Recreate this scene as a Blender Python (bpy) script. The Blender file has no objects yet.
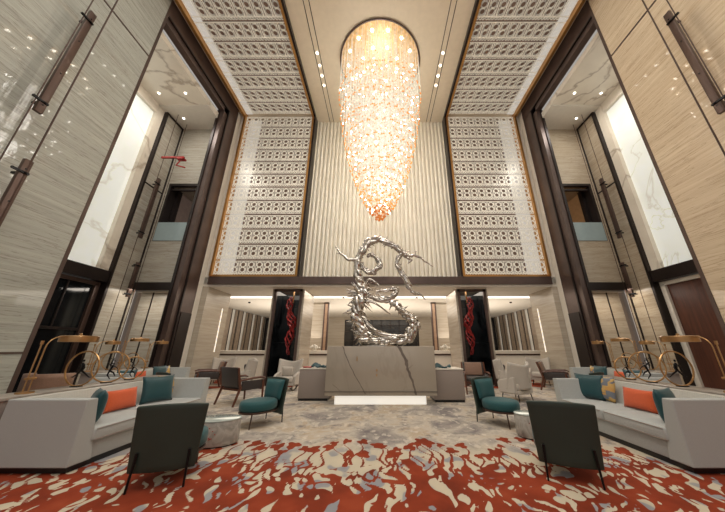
import bpy, bmesh, math, random
from mathutils import Vector, Matrix, noise
C = bpy.context.scene.collection
PI = math.pi
R = random.Random(11)

# ------------------------------------------------------------------ helpers
class MB:
    """collects shapes; build() links them as ONE mesh object"""
    def __init__(s): s.v = []; s.f = []
    def add(s, vs, fs):
        n = len(s.v); s.v += [tuple(v) for v in vs]; s.f += [tuple(i + n for i in f) for f in fs]; return s
    def box(s, x0, x1, y0, y1, z0, z1, bev=0.0, seg=2, rot=None, at=None):
        if bev <= 0:
            vs = [(x0,y0,z0),(x1,y0,z0),(x1,y1,z0),(x0,y1,z0),(x0,y0,z1),(x1,y0,z1),(x1,y1,z1),(x0,y1,z1)]
            fs = [(0,3,2,1),(4,5,6,7),(0,1,5,4),(1,2,6,5),(2,3,7,6),(3,0,4,7)]
        else:
            vs, fs = bevbox(x0,x1,y0,y1,z0,z1,bev,seg)
        if rot is not None:
            p = Vector(at); vs = [p + rot @ (Vector(v) - p) for v in vs]
        return s.add(vs, fs)
    def tube(s, pts, rad, seg=8, cap=True):
        pts = [Vector(p) for p in pts]; n = len(pts)
        if not hasattr(rad, '__len__'): rad = [rad] * n
        vs = []; fs = []; up = None
        for i, p in enumerate(pts):
            t = (pts[min(i+1,n-1)] - pts[max(i-1,0)])
            t = t.normalized() if t.length > 1e-9 else Vector((0,0,1))
            if up is None:
                a = Vector((0,0,1)) if abs(t.z) < .9 else Vector((1,0,0)); up = t.cross(a).normalized()
            else:
                up = (up - t * up.dot(t)); up = up.normalized() if up.length > 1e-6 else t.orthogonal().normalized()
            b = t.cross(up)
            for k in range(seg):
                a = 2*PI*k/seg; vs.append(p + (up*math.cos(a) + b*math.sin(a)) * rad[i])
        for i in range(n-1):
            for k in range(seg):
                k2 = (k+1) % seg; fs.append((i*seg+k, i*seg+k2, (i+1)*seg+k2, (i+1)*seg+k))
        if cap:
            fs.append(tuple(range(seg-1,-1,-1))); fs.append(tuple((n-1)*seg+k for k in range(seg)))
        return s.add(vs, fs)
    def ring(s, c, r, t, n=32, seg=6, axis='y', sx=1.0, rz=0.0):
        vs = []; fs = []; M = Matrix.Rotation(rz, 3, 'Z')
        for i in range(n):
            a = 2*PI*i/n
            for k in range(seg):
                b = 2*PI*k/seg; rr = r + t*math.cos(b); h = t*math.sin(b)
                p = {'y':(rr*math.cos(a)*sx, h, rr*math.sin(a)), 'z':(rr*math.cos(a)*sx, rr*math.sin(a), h)}[axis]
                vs.append(Vector(c) + M @ Vector(p))
        for i in range(n):
            for k in range(seg):
                i2 = (i+1)%n; k2 = (k+1)%seg; fs.append((i*seg+k, i2*seg+k, i2*seg+k2, i*seg+k2))
        return s.add(vs, fs)
    def lathe(s, prof, c=(0,0,0), seg=24, sx=1, sy=1):
        vs = []; fs = []; n = len(prof)
        for r, z in prof:
            for k in range(seg):
                a = 2*PI*k/seg; vs.append((c[0]+r*math.cos(a)*sx, c[1]+r*math.sin(a)*sy, c[2]+z))
        for i in range(n-1):
            for k in range(seg):
                k2 = (k+1)%seg; fs.append((i*seg+k, i*seg+k2, (i+1)*seg+k2, (i+1)*seg+k))
        fs.append(tuple(range(seg-1,-1,-1))); fs.append(tuple((n-1)*seg+k for k in range(seg)))
        return s.add(vs, fs)
    def prism(s, poly, d0, d1, axis='y'):
        n = len(poly); mk = {'y':lambda a,b,d:(a,d,b), 'x':lambda a,b,d:(d,a,b), 'z':lambda a,b,d:(a,b,d)}[axis]
        vs = [mk(a,b,d0) for a,b in poly] + [mk(a,b,d1) for a,b in poly]
        fs = [tuple(range(n-1,-1,-1)), tuple(range(n,2*n))] + [(i,(i+1)%n,(i+1)%n+n,i+n) for i in range(n)]
        return s.add(vs, fs)
    def grid(s, fn, nu, nv):
        vs = [fn(i/nu, j/nv) for i in range(nu+1) for j in range(nv+1)]
        fs = [(i*(nv+1)+j, (i+1)*(nv+1)+j, (i+1)*(nv+1)+j+1, i*(nv+1)+j+1) for i in range(nu) for j in range(nv)]
        return s.add(vs, fs)
    def octa(s, c, r, h):
        x,y,z = c
        return s.add([(x+r,y,z),(x,y+r,z),(x-r,y,z),(x,y-r,z),(x,y,z+h),(x,y,z-h)],
                     [(0,1,4),(1,2,4),(2,3,4),(3,0,4),(1,0,5),(2,1,5),(3,2,5),(0,3,5)])
    def xf(s, M):
        s.v = [tuple(M @ Vector(v)) for v in s.v]; return s
    def build(s, name, m, parent=None, mx=1, smooth=True, ang=35, sub=0, fix=True, solid=0):
        me = bpy.data.meshes.new(name)
        v = [(a*mx, b, c) for a,b,c in s.v] if mx != 1 else s.v
        me.from_pydata(v, [], s.f)
        if fix:
            bm = bmesh.new(); bm.from_mesh(me); bmesh.ops.recalc_face_normals(bm, faces=bm.faces); bm.to_mesh(me); bm.free()
        me.materials.append(m)
        if smooth:
            me.polygons.foreach_set('use_smooth', [True]*len(me.polygons))
            try: me.set_sharp_from_angle(angle=math.radians(ang))
            except Exception: pass
        me.update()
        o = bpy.data.objects.new(name, me); C.objects.link(o)
        if parent: o.parent = parent
        if solid:
            md = o.modifiers.new('solid','SOLIDIFY'); md.thickness = solid; md.offset = 0
        if sub:
            md = o.modifiers.new('sub','SUBSURF'); md.levels = sub; md.render_levels = sub
        return o

def bevbox(x0,x1,y0,y1,z0,z1,bev,seg):
    bm = bmesh.new()
    r = bmesh.ops.create_cube(bm, size=1.0)
    for v in bm.verts:
        v.co = Vector(((x0+x1)/2 + v.co.x*(x1-x0), (y0+y1)/2 + v.co.y*(y1-y0), (z0+z1)/2 + v.co.z*(z1-z0)))
    bev = min(bev, abs(x1-x0)*.48, abs(y1-y0)*.48, abs(z1-z0)*.48)
    bmesh.ops.bevel(bm, geom=list(bm.edges), offset=bev, segments=seg, profile=.5, affect='EDGES')
    bm.verts.index_update()
    vs = [v.co.copy() for v in bm.verts]; fs = [tuple(v.index for v in f.verts) for f in bm.faces]
    bm.free(); return vs, fs

def tag(o, label=None, cat=None, group=None, kind=None):
    if label: o['label'] = label
    if cat: o['category'] = cat
    if group: o['group'] = group
    if kind: o['kind'] = kind
    return o
def thing(name, label, cat, loc=(0,0,0), rz=0, group=None):
    o = bpy.data.objects.new(name, None); C.objects.link(o); o.location = loc; o.rotation_euler = (0,0,rz)
    o.empty_display_size = .1
    return tag(o, label, cat, group)
def struct(name, mb, m, parent=None, **k):
    o = mb.build(name, m, parent, **k)
    if parent is None: o['kind'] = 'structure'
    return o

# ------------------------------------------------------------------ materials
def nm(name):
    m = bpy.data.materials.new(name); m.use_nodes = True
    nt = m.node_tree; return m, nt, nt.nodes['Principled BSDF'], nt.links
def N(nt, t, **k):
    n = nt.nodes.new(t)
    for a, b in k.items():
        if a.startswith('_'): setattr(n, a[1:], b)
        else: n.inputs[a].default_value = b
    return n
def rgb(c): return (c[0], c[1], c[2], 1)
def S(r, g, b):   # sRGB 0-255 to linear
    f = lambda c: ((c/255+.055)/1.055)**2.4 if c/255 > .04045 else c/255/12.92
    return (f(r), f(g), f(b))
def coords(nt, scale, kind='Object'):
    tc = nt.nodes.new('ShaderNodeTexCoord'); mp = nt.nodes.new('ShaderNodeMapping')
    mp.inputs['Scale'].default_value = scale; nt.links.new(tc.outputs[kind], mp.inputs['Vector']); return mp.outputs[0]
def ramp(nt, fac, stops):
    r = nt.nodes.new('ShaderNodeValToRGB'); e = r.color_ramp.elements
    while len(e) < len(stops): e.new(.5)
    for i, (p, c) in enumerate(stops): e[i].position = p; e[i].color = rgb(c)
    nt.links.new(fac, r.inputs[0]); return r.outputs[0]
def mix(nt, fac, a, b, mode='MIX'):
    m = nt.nodes.new('ShaderNodeMix'); m.data_type = 'RGBA'; m.blend_type = mode
    for sock, v in ((m.inputs[0], fac), (m.inputs[6], a), (m.inputs[7], b)):
        if hasattr(v, 'is_linked'): nt.links.new(v, sock)
        elif isinstance(v, (int, float)): sock.default_value = v
        else: sock.default_value = rgb(v)
    return m.outputs[2]
def bump(nt, h, bs, strength=.3, dist=.01):
    b = nt.nodes.new('ShaderNodeBump'); b.inputs['Strength'].default_value = strength; b.inputs['Distance'].default_value = dist
    nt.links.new(h, b.inputs['Height']); nt.links.new(b.outputs[0], bs.inputs['Normal'])
def plain(name, col, rough=.5, metal=0, var=.12, vs=6, emit=0, ecol=None, bmp=0, bscale=60):
    m, nt, b, L = nm(name)
    nz = N(nt, 'ShaderNodeTexNoise', Scale=vs, Detail=3); L.new(coords(nt, (1,1,1)), nz.inputs['Vector'])
    c2 = tuple(max(0, c*(1-var)) for c in col); c3 = tuple(min(1, c*(1+var)) for c in col)
    c = ramp(nt, nz.outputs['Fac'], [(.3, c2), (.7, c3)])
    L.new(c, b.inputs['Base Color']); b.inputs['Roughness'].default_value = rough; b.inputs['Metallic'].default_value = metal
    if emit:
        b.inputs['Emission Color'].default_value = rgb(ecol or col); b.inputs['Emission Strength'].default_value = emit
    if bmp:
        n2 = N(nt, 'ShaderNodeTexNoise', Scale=bscale, Detail=2); L.new(coords(nt, (1,1,1)), n2.inputs['Vector']); bump(nt, n2.outputs['Fac'], b, bmp, .004)
    return m
def stone(name, a, b_, scale, rough=.3, vein=None, bmp=.0, spec=.5, gw=1.0):
    m, nt, b, L = nm(name)
    v = coords(nt, scale)
    n1 = N(nt, 'ShaderNodeTexNoise', Scale=2.0, Detail=6, Roughness=.65, Distortion=.25); L.new(v, n1.inputs['Vector'])
    c = ramp(nt, n1.outputs['Fac'], [(.5-.18*gw, b_), (.5+.16*gw, a)])
    n2 = N(nt, 'ShaderNodeTexNoise', Scale=.6, Detail=2); L.new(coords(nt, (1,1,1)), n2.inputs['Vector'])
    c = mix(nt, ramp(nt, n2.outputs['Fac'], [(.35,(0,0,0)),(.7,(.35,.35,.35))]), c, tuple(x*.8 for x in a))
    if vein:
        n3 = N(nt, 'ShaderNodeTexNoise', Scale=3.0, Detail=4, Distortion=.4); L.new(v, n3.inputs['Vector'])
        f = ramp(nt, n3.outputs['Fac'], [(.48,(0,0,0)),(.5,(.7,.7,.7)),(.52,(0,0,0))])
        c = mix(nt, f, c, vein)
    L.new(c, b.inputs['Base Color']); b.inputs['Roughness'].default_value = rough
    b.inputs['Specular IOR Level'].default_value = spec
    if bmp: bump(nt, n1.outputs['Fac'], b, bmp, .01)
    return m
def marble(name, base, vein, scale=.45, rough=.25, emit=0, ecol=None, width=.012, stretch=(1,1,1), amt=.85):
    m, nt, b, L = nm(name)
    v = coords(nt, stretch)
    n1 = N(nt, 'ShaderNodeTexNoise', Scale=scale, Detail=5, Roughness=.5, Distortion=.9); L.new(v, n1.inputs['Vector'])
    k = amt
    f = ramp(nt, n1.outputs['Fac'], [(.5-width*3,(0,0,0)),(.5-width*.5,(k,k,k)),(.5+width*.6,(k*.4,k*.4,k*.4)),(.5+width*2.2,(0,0,0))])
    n2 = N(nt, 'ShaderNodeTexNoise', Scale=scale*2.5, Detail=4); L.new(v, n2.inputs['Vector'])
    g = mix(nt, ramp(nt, n2.outputs['Fac'], [(.35,(.25,.25,.25)),(.65,(0,0,0))]), base, vein)
    c = mix(nt, f, g, vein)
    L.new(c, b.inputs['Base Color']); b.inputs['Roughness'].default_value = rough
    if emit:
        L.new(c if ecol is None else mix(nt, .5, c, ecol), b.inputs['Emission Color']); b.inputs['Emission Strength'].default_value = emit
    return m
def emis(name, col, s, base=None):
    m, nt, b, L = nm(name)
    b.inputs['Base Color'].default_value = rgb(col if base is None else base); b.inputs['Emission Color'].default_value = rgb(col); b.inputs['Emission Strength'].default_value = s
    return m
def fabric(name, col, scale=220, rough=.9, rib=None, var=.1):
    m, nt, b, L = nm(name)
    nz = N(nt, 'ShaderNodeTexNoise', Scale=scale, Detail=2); L.new(coords(nt, (1,1,1)), nz.inputs['Vector'])
    c = ramp(nt, nz.outputs['Fac'], [(.3, tuple(x*(1-var*2) for x in col)), (.7, tuple(min(1,x*(1+var)) for x in col))])
    if rib:
        w = N(nt, 'ShaderNodeTexWave', Scale=rib[1], Distortion=.4); w.bands_direction = rib[0]
        L.new(coords(nt, (1,1,1)), w.inputs['Vector'])
        c = mix(nt, ramp(nt, w.outputs['Fac'], [(0,(.45,.45,.45)),(.5,(0,0,0))]), c, tuple(x*.72 for x in col))
    L.new(c, b.inputs['Base Color']); b.inputs['Roughness'].default_value = rough
    b.inputs['Sheen Weight'].default_value = .15
    bump(nt, nz.outputs['Fac'], b, .25, .003)
    return m

bronze   = plain('dark_bronze', S(88,72,66), .32, .35, .2, 1.5)
bronze_d = plain('deep_bronze', S(46,38,36), .35, .5, .15, 2)  # darker bronze for thin trims, bands and frames
rodmat   = plain('copper_bronze', S(84,66,58), .36, .45, .12, 2)
gold     = plain('brushed_gold', S(190,142,84), .28, .8, .15, 3)
brass    = plain('brass', S(184,144,98), .28, .85, .12, 8)
cable    = plain('dark_cable', S(70,50,42), .5, .4)
blackm   = plain('black_lacquer', S(18,18,20), .3, 0, .2)
blackmt  = plain('black_metal', S(24,24,26), .35, .6, .2)
glassdk  = plain('dark_glass', S(15,19,22), .08, .0, .3, 1.2)
greywin  = plain('dark_window_glass', S(40,40,42), .12, .0, .3, .8)
stoneL   = stone('cool_striated_stone', S(182,184,175), S(154,156,148), (.3,.22,7), .035, S(120,112,102))  # cooler, darker tint of the left-hand light put into the stone colour
stoneR   = stone('warm_striated_stone', S(220,202,174), S(196,174,146), (.3,.22,7), .035, S(150,122,94))  # warmer, brighter tint of the right-hand light put into the stone colour
stoneP   = stone('pier_stone', S(192,182,166), S(168,156,140), (.35,.35,6), .22)
stoneF   = stone('facing_stone', S(190,184,170), S(160,152,138), (.3,.3,6), .25, S(140,125,108))
stoneFR  = stone('facing_stone_warm', S(196,182,160), S(168,152,130), (.3,.3,6), .25, S(146,124,100))
marbC    = marble('bay_ceiling_marble', S(222,212,194), S(160,144,126), .35, .25, .1)  # low emission stands in for light reaching the bay ceiling
marbW    = marble('backlit_marble', S(228,232,226), S(190,182,168), .35, .2, .42, None, .006, amt=.6)
marbD    = marble('desk_marble', S(170,160,146), S(134,124,112), .26, .18, width=.003, stretch=(1.5,1,.55), amt=.25)
warmC    = plain('ceiling_plaster', S(222,208,184), .75, 0, .03)
creamW   = plain('cream_panel', S(236,230,214), .6, 0, .03, 2)
whitep   = plain('white_plaster', S(222,216,204), .7, 0, .03)
lowceil  = plain('low_ceiling_plaster', S(214,206,192), .7, 0, .03, emit=.06)  # faint emission added so the lounge ceiling reads as lit
wooddk   = stone('dark_walnut_panel', S(98,58,42), S(66,38,30), (6,6,.5), .4)
woodfr   = stone('walnut_frame', S(104,62,44), S(76,44,32), (6,6,3), .38)
slatm    = plain('taupe_slat', S(150,136,122), .5, .1)
lattm    = plain('pearl_lattice', S(238,232,218), .3, .15, .05, 4, emit=.16)  # emission added to brighten the lattice, which is no lamp
lattback = plain('lattice_backing', S(116,94,80), .4, .1, .2, 2, emit=.12)  # emission lifts the shade behind the rings; the backing is no lamp
fabw     = fabric('oatmeal_linen', S(174,177,175))
fabrib   = fabric('ribbed_linen', S(194,192,184), rib=('Y', 14))
fabbox   = fabric('taupe_linen', S(150,138,130))
fabivory = fabric('ivory_upholstery', S(190,182,172))
teal     = fabric('teal_velvet', S(24,80,84), 140, .7)
tealdk   = fabric('teal_satin', S(16,66,72), 90, .45)
orange   = fabric('orange_linen', S(204,90,48), 120)
tanlea   = fabric('tan_leather', S(136,104,84), 60, .55)
darklea  = fabric('dark_brown_leather', S(50,42,40), 60, .5)
greenlea = plain('dark_green_leather', S(42,54,47), .5, 0, .08, 3, bmp=.25, bscale=300)
chrome   = plain('crumpled_silver', S(196,190,182), .2, 1.0, .3, 12, bmp=.9, bscale=20)
redglass = plain('red_glass', S(160,52,50), .15, .1, .4, 9)
whitefl  = plain('white_petals', S(232,228,220), .6)
led      = emis('cove_light', (1,.93,.82), 1.5)
glowp    = emis('lattice_glow', (1,.95,.86), .42, (.3,.27,.24))
ledsoft  = emis('soft_glow', (1,.93,.80), .75)
spotm    = emis('spot_lens', (1,.95,.85), 9)
shade_gl = emis('lamp_glow', (1,.86,.66), 1.0)
greystone= stone('console_stone', S(168,160,150), S(126,116,108), (.6,2.5,1), .3)

# gold-and-grey brick patterned cushion
def patt():
    m, nt, b, L = nm('brocade')
    v = N(nt, 'ShaderNodeTexVoronoi', Scale=16); v.distance = 'CHEBYCHEV'; L.new(coords(nt, (.6,.6,1)), v.inputs['Vector'])
    c = ramp(nt, v.outputs['Color'], [(0,S(196,160,96)),(.45,S(206,184,140)),(.5,S(110,116,126)),(.75,S(196,150,84)),(1,S(150,150,150))])
    nt.nodes[-1].color_ramp.interpolation = 'CONSTANT'
    L.new(c, b.inputs['Base Color']); b.inputs['Roughness'].default_value = .6; return m
brocade = patt()

# drum table: pale marble with red speckle
def drum_mat():
    m, nt, b, L = nm('drum_marble')
    n = N(nt, 'ShaderNodeTexNoise', Scale=5, Detail=5, Distortion=1.0); L.new(coords(nt,(1,1,1)), n.inputs['Vector'])
    c = ramp(nt, n.outputs['Fac'], [(.3,S(128,124,118)),(.5,S(176,172,164)),(.66,S(150,146,140))])
    L.new(c, b.inputs['Base Color']); b.inputs['Roughness'].default_value = .25
    return m
drumm = drum_mat()

# ------------------------------------------------------------------ carpet
def carpet():
    m, nt, b, L = nm('splashed_carpet')
    at = nt.nodes.new('ShaderNodeAttribute'); at.attribute_name = 'red'
    # beige/grey watercolour ground
    n1 = N(nt, 'ShaderNodeTexNoise', Scale=1.1, Detail=6, Roughness=.65, Distortion=.6); L.new(coords(nt,(1,1.0,1)), n1.inputs['Vector'])
    base = ramp(nt, n1.outputs['Fac'], [(.30,S(116,110,110)),(.43,S(158,150,142)),(.52,S(188,178,164)),(.62,S(178,160,138)),(.72,S(200,192,180))])
    n2 = N(nt, 'ShaderNodeTexNoise', Scale=3.2, Detail=5, Roughness=.7); L.new(coords(nt,(1,.8,1)), n2.inputs['Vector'])
    base = mix(nt, ramp(nt, n2.outputs['Fac'], [(.34,(.75,.75,.75)),(.47,(0,0,0))]), base, S(112,108,110))
    n4 = N(nt, 'ShaderNodeTexNoise', Scale=7, Detail=3); L.new(coords(nt,(1,.6,1)), n4.inputs['Vector'])
    base = mix(nt, ramp(nt, n4.outputs['Fac'], [(.58,(0,0,0)),(.62,(.5,.5,.5))]), base, S(214,204,188))
    # holes in the red: cream or grey-blue
    hv = N(nt, 'ShaderNodeTexNoise', Scale=3.4, Detail=1); L.new(coords(nt,(1,.7,1)), hv.inputs['Vector'])
    hole = ramp(nt, hv.outputs['Fac'], [(.36,S(140,140,144)),(.42,S(150,148,148)),(.45,S(188,178,158)),(.7,S(198,186,164))])
    nearz = nt.nodes.new('ShaderNodeAttribute'); nearz.attribute_name = 'near'
    base = mix(nt, nearz.outputs['Fac'], base, hole)
    n3 = N(nt, 'ShaderNodeTexNoise', Scale=2.2, Detail=3); L.new(coords(nt,(1,1,1)), n3.inputs['Vector'])
    red = ramp(nt, n3.outputs['Fac'], [(.32,S(112,46,28)),(.55,S(136,56,33)),(.75,S(150,68,42))])
    f = ramp(nt, at.outputs['Fac'], [(.485,(0,0,0)),(.515,(1,1,1))])
    c = mix(nt, f, base, red)
    fz = N(nt, 'ShaderNodeTexNoise', Scale=260, Detail=1); L.new(coords(nt,(1,1,1)), fz.inputs['Vector'])
    c = mix(nt, .12, c, fz.outputs['Color'], 'OVERLAY')
    L.new(c, b.inputs['Base Color']); b.inputs['Roughness'].default_value = .95; b.inputs['Specular IOR Level'].default_value = .15
    bump(nt, at.outputs['Fac'], b, .15, .01)
    return m
carpetm = carpet()

def red_field(x, y):
    """>0.5 is red pile. A dense mass near the front that frays into stems and poppy heads."""
    n = noise.noise
    edge = 4.04 + .16*n(Vector((x*.8, 3.1, 0))) + .08*n(Vector((x*3.1, 7.7, 0))) + .05*abs(x)
    # warped cell network, cells long in y and leaning outwards with x
    lean = .28 * x * .35
    wx = x + .20*n(Vector((x*2.0, y*2.0, 5))) + .07*n(Vector((x*7, y*5, 1))) - lean*(y-3.5)
    wy = y + .2*n(Vector((x*2.0, y*2.0, 15))) + .06*n(Vector((x*6, y*6, 9)))
    d, p = noise.voronoi(Vector((wx*9.5, wy*4.4, 0.0)))
    e = d[1] - d[0]                        # 0 at cell borders
    big = n(Vector((x*1.3, y*1.5, 22)))
    t = .27 + .17*big + .07*min(1, edge - y)
    if y > edge - .45: t -= (y - edge + .45) * .5
    if y > edge + .45: t = -1
    v1 = .5 + (t - e) * .9
    # loose cream streaks along the pile direction
    k = n(Vector((wx*10 + .35*y, wy*2.8, 61))) + .45*n(Vector((wx*20, wy*6, 71)))
    v1 = min(v1, .5 + (.33 - k) * .9)
    return v1
rp = random.Random(5)
poppies = []
for i in range(60):
    px = -3.6 + 7.2*(i + rp.random()*.8)/60
    py = 4.15 + rp.random()**1.2*.68 + .05*abs(px)
    poppies.append((px, py, .05 + rp.random()*.06, .10 + rp.random()*.3, (rp.random()-.5)*.7))
far_red = []
def poppy_field(x, y):
    best = -1
    for px, py, r, L_, ln in poppies:
        if abs(x-px) > .45 or y > py + .2 or y < py - 1.0: continue
        # head: squashed blob with lobes
        dx = x-px; dy = (y-py)*.72
        a = math.atan2(dy, dx); rr = r*.9*(1 + .24*math.sin(a*3+px*9) + .16*math.sin(a*5+px*3))
        best = max(best, rr - math.hypot(dx, dy))
        # stem
        t = (py - y)
        if 0 < t < .85:
            cx = px + ln*t*1.0 + .05*math.sin(t*9+px*5)
            best = max(best, .010 + .010*t - abs(x-cx))
    return .5 + best*14
x0, x1, st = -4.3, 4.3, .022
ys = []
y = 2.35
while y < 5.35: ys.append(y); y += .028
nx = int((x1-x0)/st)
vs = []; red = []; near = []
for yy in ys:
    for i in range(nx+1):
        xx = x0 + (x1-x0)*i/nx
        v = max(red_field(xx, yy), poppy_field(xx, yy) if yy > 3.9 else 0)
        vs.append((xx, yy, 0)); red.append(min(1,max(0,v)))
        near.append(min(1, max(0, (4.75 - yy)/.5)))
fs = [(j*(nx+1)+i, j*(nx+1)+i+1, (j+1)*(nx+1)+i+1, (j+1)*(nx+1)+i) for j in range(len(ys)-1) for i in range(nx)]
Y0, Y1 = ys[0], ys[-1]
# coarse surroundings, with another red area far back
def patch(xa, xb, ya, yb, n1, n2, far=False, keep=None):
    base = len(vs)
    for j in range(n2+1):
        for i in range(n1+1):
            X = xa+(xb-xa)*i/n1; Y = ya+(yb-ya)*j/n2
            vs.append((X, Y, 0)); near.append(0)
            r = 0
            if far and Y > 10.2:
                r = .5 + (noise.noise(Vector((X*1.6, Y*1.1, 40))) + .25*noise.noise(Vector((X*5, Y*4, 4))) - .02 + min(0,(Y-10.8)))*.9
                r = min(1, max(0, r))
            elif not far and Y < 5.4: r = .5 + (.42 - abs(noise.noise(Vector((X*1.8, Y*1.2, 3)))) - max(0, Y-4.9))*.8; r = min(1,max(0,r))
            red.append(r)
    for j in range(n2):
        for i in range(n1):
            a = base + j*(n1+1)+i; fs.append((a, a+1, a+n1+2, a+n1+1))
patch(-11, x0, -4, Y1, 60, 90); patch(x1, 11, -4, Y1, 60, 90); patch(x0, x1, -4, Y0, 40, 30)
patch(-11, 11, Y1, 14, 180, 90, True); patch(-11, 11, 14, 25, 20, 12)
me = bpy.data.meshes.new('floor'); me.from_pydata(vs, [], fs); me.materials.append(carpetm)
for nmz, arr in (('red', red), ('near', near)):
    a = me.attributes.new(nmz, 'FLOAT', 'POINT'); a.data.foreach_set('value', arr)
me.update(); fl = bpy.data.objects.new('floor', me); C.objects.link(fl); fl['kind'] = 'structure'

# ------------------------------------------------------------------ building shell
HC = 12.8       # ceiling height
YB = 10.4       # plane of the lattice wall
# ceiling
struct('ceiling', MB().box(-7.4, 7.4, -4, 11.3, HC, HC+.2), warmC)
for sx, side in ((-1, 'left'), (1, 'right')):
    st_ = stoneL if sx < 0 else stoneR
    fst = stoneF if sx < 0 else stoneFR
    # near wall, made of tall slabs with bronze seams
    w = MB()
    zc = [0, 1.29, 9.95, HC]
    for a, b in zip(zc, zc[1:]):
        w.box(7.2, 7.5, -4, 5.62, a, b)
    struct('wall_' + side, w, st_, mx=sx, smooth=False)
    s_ = MB().box(7.19, 7.25, -4, 5.6, 1.27, 1.31).box(7.19, 7.25, -4, 5.6, 9.92, 9.97).box(7.19, 7.52, 5.6, 5.68, 0, HC)
    struct('trim_%d' % (1 if sx<0 else 2), s_, bronze, mx=sx, smooth=False)
    # portal frame: top beam + wide jamb with stepped profile
    p = MB()
    p.box(7.2, 7.4, 5.68, YB, 12.05, HC).box(7.26, 7.5, 5.68, 9.6, 11.8, 12.05)
    p.box(7.2, 7.4, 9.5, 10.12, 0, 12.1).box(7.26, 7.5, 9.22, 9.5, 0, 12.1)
    struct('trim_%d' % (3 if sx<0 else 4), p, bronze, mx=sx, smooth=False)
    p = MB().box(7.195, 7.3, 9.47, 9.52, 0, 12.05).box(7.195, 7.3, 5.68, 9.5, 12.03, 12.08).box(7.44, 7.54, 9.18, 9.24, 0, 11.8)
    struct('trim_%d' % (5 if sx<0 else 6), p, bronze_d, mx=sx, smooth=False)
    # jamb foot: darker bronze panel
    struct('trim_%d' % (7 if sx<0 else 8), MB().box(7.17, 7.25, 9.55, 10.1, 0, 2.6), bronze_d, mx=sx, smooth=False)
    # white reveal strip beside the lattice
    struct('trim_%d' % (9 if sx<0 else 10), MB().box(7.0, 7.25, YB-.02, YB+.3, 4.1, HC).box(7.19, 7.4, 10.12, YB, 0, HC), whitep, mx=sx, smooth=False)
    # bay: ceiling marble, soffit, backlit wall, panelled wall, facing wall
    struct('ceiling', MB().box(7.45, 10.2, 3.5, 8.6, 11.38, 11.6), marbC, mx=sx, smooth=False)
    struct('ceiling', MB().box(7.45, 10.2, 8.55, 10.0, 11.3, 11.6), whitep, mx=sx, smooth=False)
    b_ = MB().box(9.75, 9.95, 4.5, 8.86, 3.9, 11.4)
    struct('wall_bay_' + side, b_, marbW, mx=sx, smooth=False)
    struct('wall_bay_reveal_' + side, MB().box(9.6, 9.8, 8.55, 8.9, 3.9, 11.4).box(9.62, 9.8, 4.5, 8.55, 10.95, 11.4), marbC, mx=sx, smooth=False)
    struct('wall_bay_stone_' + side, MB().box(9.5, 9.8, 8.92, 10.0, 0, 7.68).box(9.5, 9.8, 8.92, 10.0, 7.72, 11.35), fst, mx=sx, smooth=False)
    struct('trim_%d' % (11 if sx<0 else 12), MB().box(9.46, 9.82, 8.86, 8.94, 0, 11.3).box(9.46, 9.6, 8.9, 9.85, 11.23, 11.3).box(9.47,9.52,9.8,9.85,0,11.3).box(9.49, 9.52, 8.94, 9.85, 7.67, 7.73), bronze_d, mx=sx, smooth=False)
    # facing wall pieces around the balcony recess
    w = MB().box(7.4, 9.5, 9.85, 10.05, 8.2, 11.3).box(9.3, 9.5, 9.85, 10.05, 5.5, 8.2).box(7.4, 9.5, 9.85, 10.05, 3.75, 5.5)
    w.box(7.4, 9.5, 10.0, 11.4, 8.2, 8.4).box(7.4, 9.5, 10.0, 11.6, 5.3, 5.5)
    struct('wall_facing_' + side, w, fst, mx=sx, smooth=False)
    struct('wall_balcony_' + side, MB().box(7.4, 9.6, 11.6, 11.7, 5.5, 8.4).box(9.35, 9.55, 10.05, 11.7, 5.4, 8.4), plain('balcony_brown'+side, S(118,100,90) if sx<0 else S(150,112,74), .6, emit=.22), mx=sx, smooth=False)  # emission in the brown wall stands in for a recess lamp
    struct('trim_%d' % (13 if sx<0 else 14), MB().box(7.4, 9.3, 9.82, 9.95, 8.1, 8.22).box(7.4, 9.3, 9.9, 10.0, 7.92, 8.0).box(9.2, 9.3, 9.83, 10.4, 5.5, 8.1).box(9.1,9.2,10.2,10.4,5.5,8.1), bronze_d, mx=sx, smooth=False)
    struct('trim_%d' % (15 if sx<0 else 16), MB().box(7.4, 9.5, 9.78, 10.05, 3.44, 3.75), bronze_d, mx=sx, smooth=False)
    gl = plain('frosted_glass'+side, S(150,165,165), .15, 0, .03, emit=.05)
    g = MB().box(7.45, 9.28, 9.82, 9.845, 5.5, 6.32).build('glass_balustrade', gl, mx=sx, smooth=False)
    tag(g, 'frosted glass balustrade across the upper balcony opening in the %s bay' % side, 'balustrade')
    # storefront below the band
    struct('wall_lower_' + side, MB().box(7.4, 9.5, 10.3, 10.4, 0, 3.5), fst, mx=sx, smooth=False)
    struct('ceiling', MB().box(7.4, 9.6, 10.05, 10.4, 3.45, 3.55), whitep, mx=sx, smooth=False)
    struct('trim_%d' % (17 if sx<0 else 18), MB().box(9.0, 9.03, 10.27, 10.3, 0, 3.45).box(8.1,8.13,10.27,10.3,0,3.45), bronze_d, mx=sx, smooth=False)
    # door with bronze header
    struct('trim_%d' % (19 if sx<0 else 20), MB().box(9.5, 9.8, 4.5, 8.92, 3.52, 3.92), bronze_d, mx=sx, smooth=False)
    struct('wall_door_' + side, MB().box(9.7, 9.9, 4.5, 7.15, 0, 3.52).box(9.7, 9.9, 8.7, 8.92, 0, 3.52), whitep if sx>0 else bronze, mx=sx, smooth=False)
    d = MB().box(9.72, 9.8, 7.15, 8.7, 0, 3.4).build('door_%d' % (1 if sx<0 else 2), glassdk if sx<0 else wooddk, mx=sx, smooth=False); d['kind']='structure'
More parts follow.
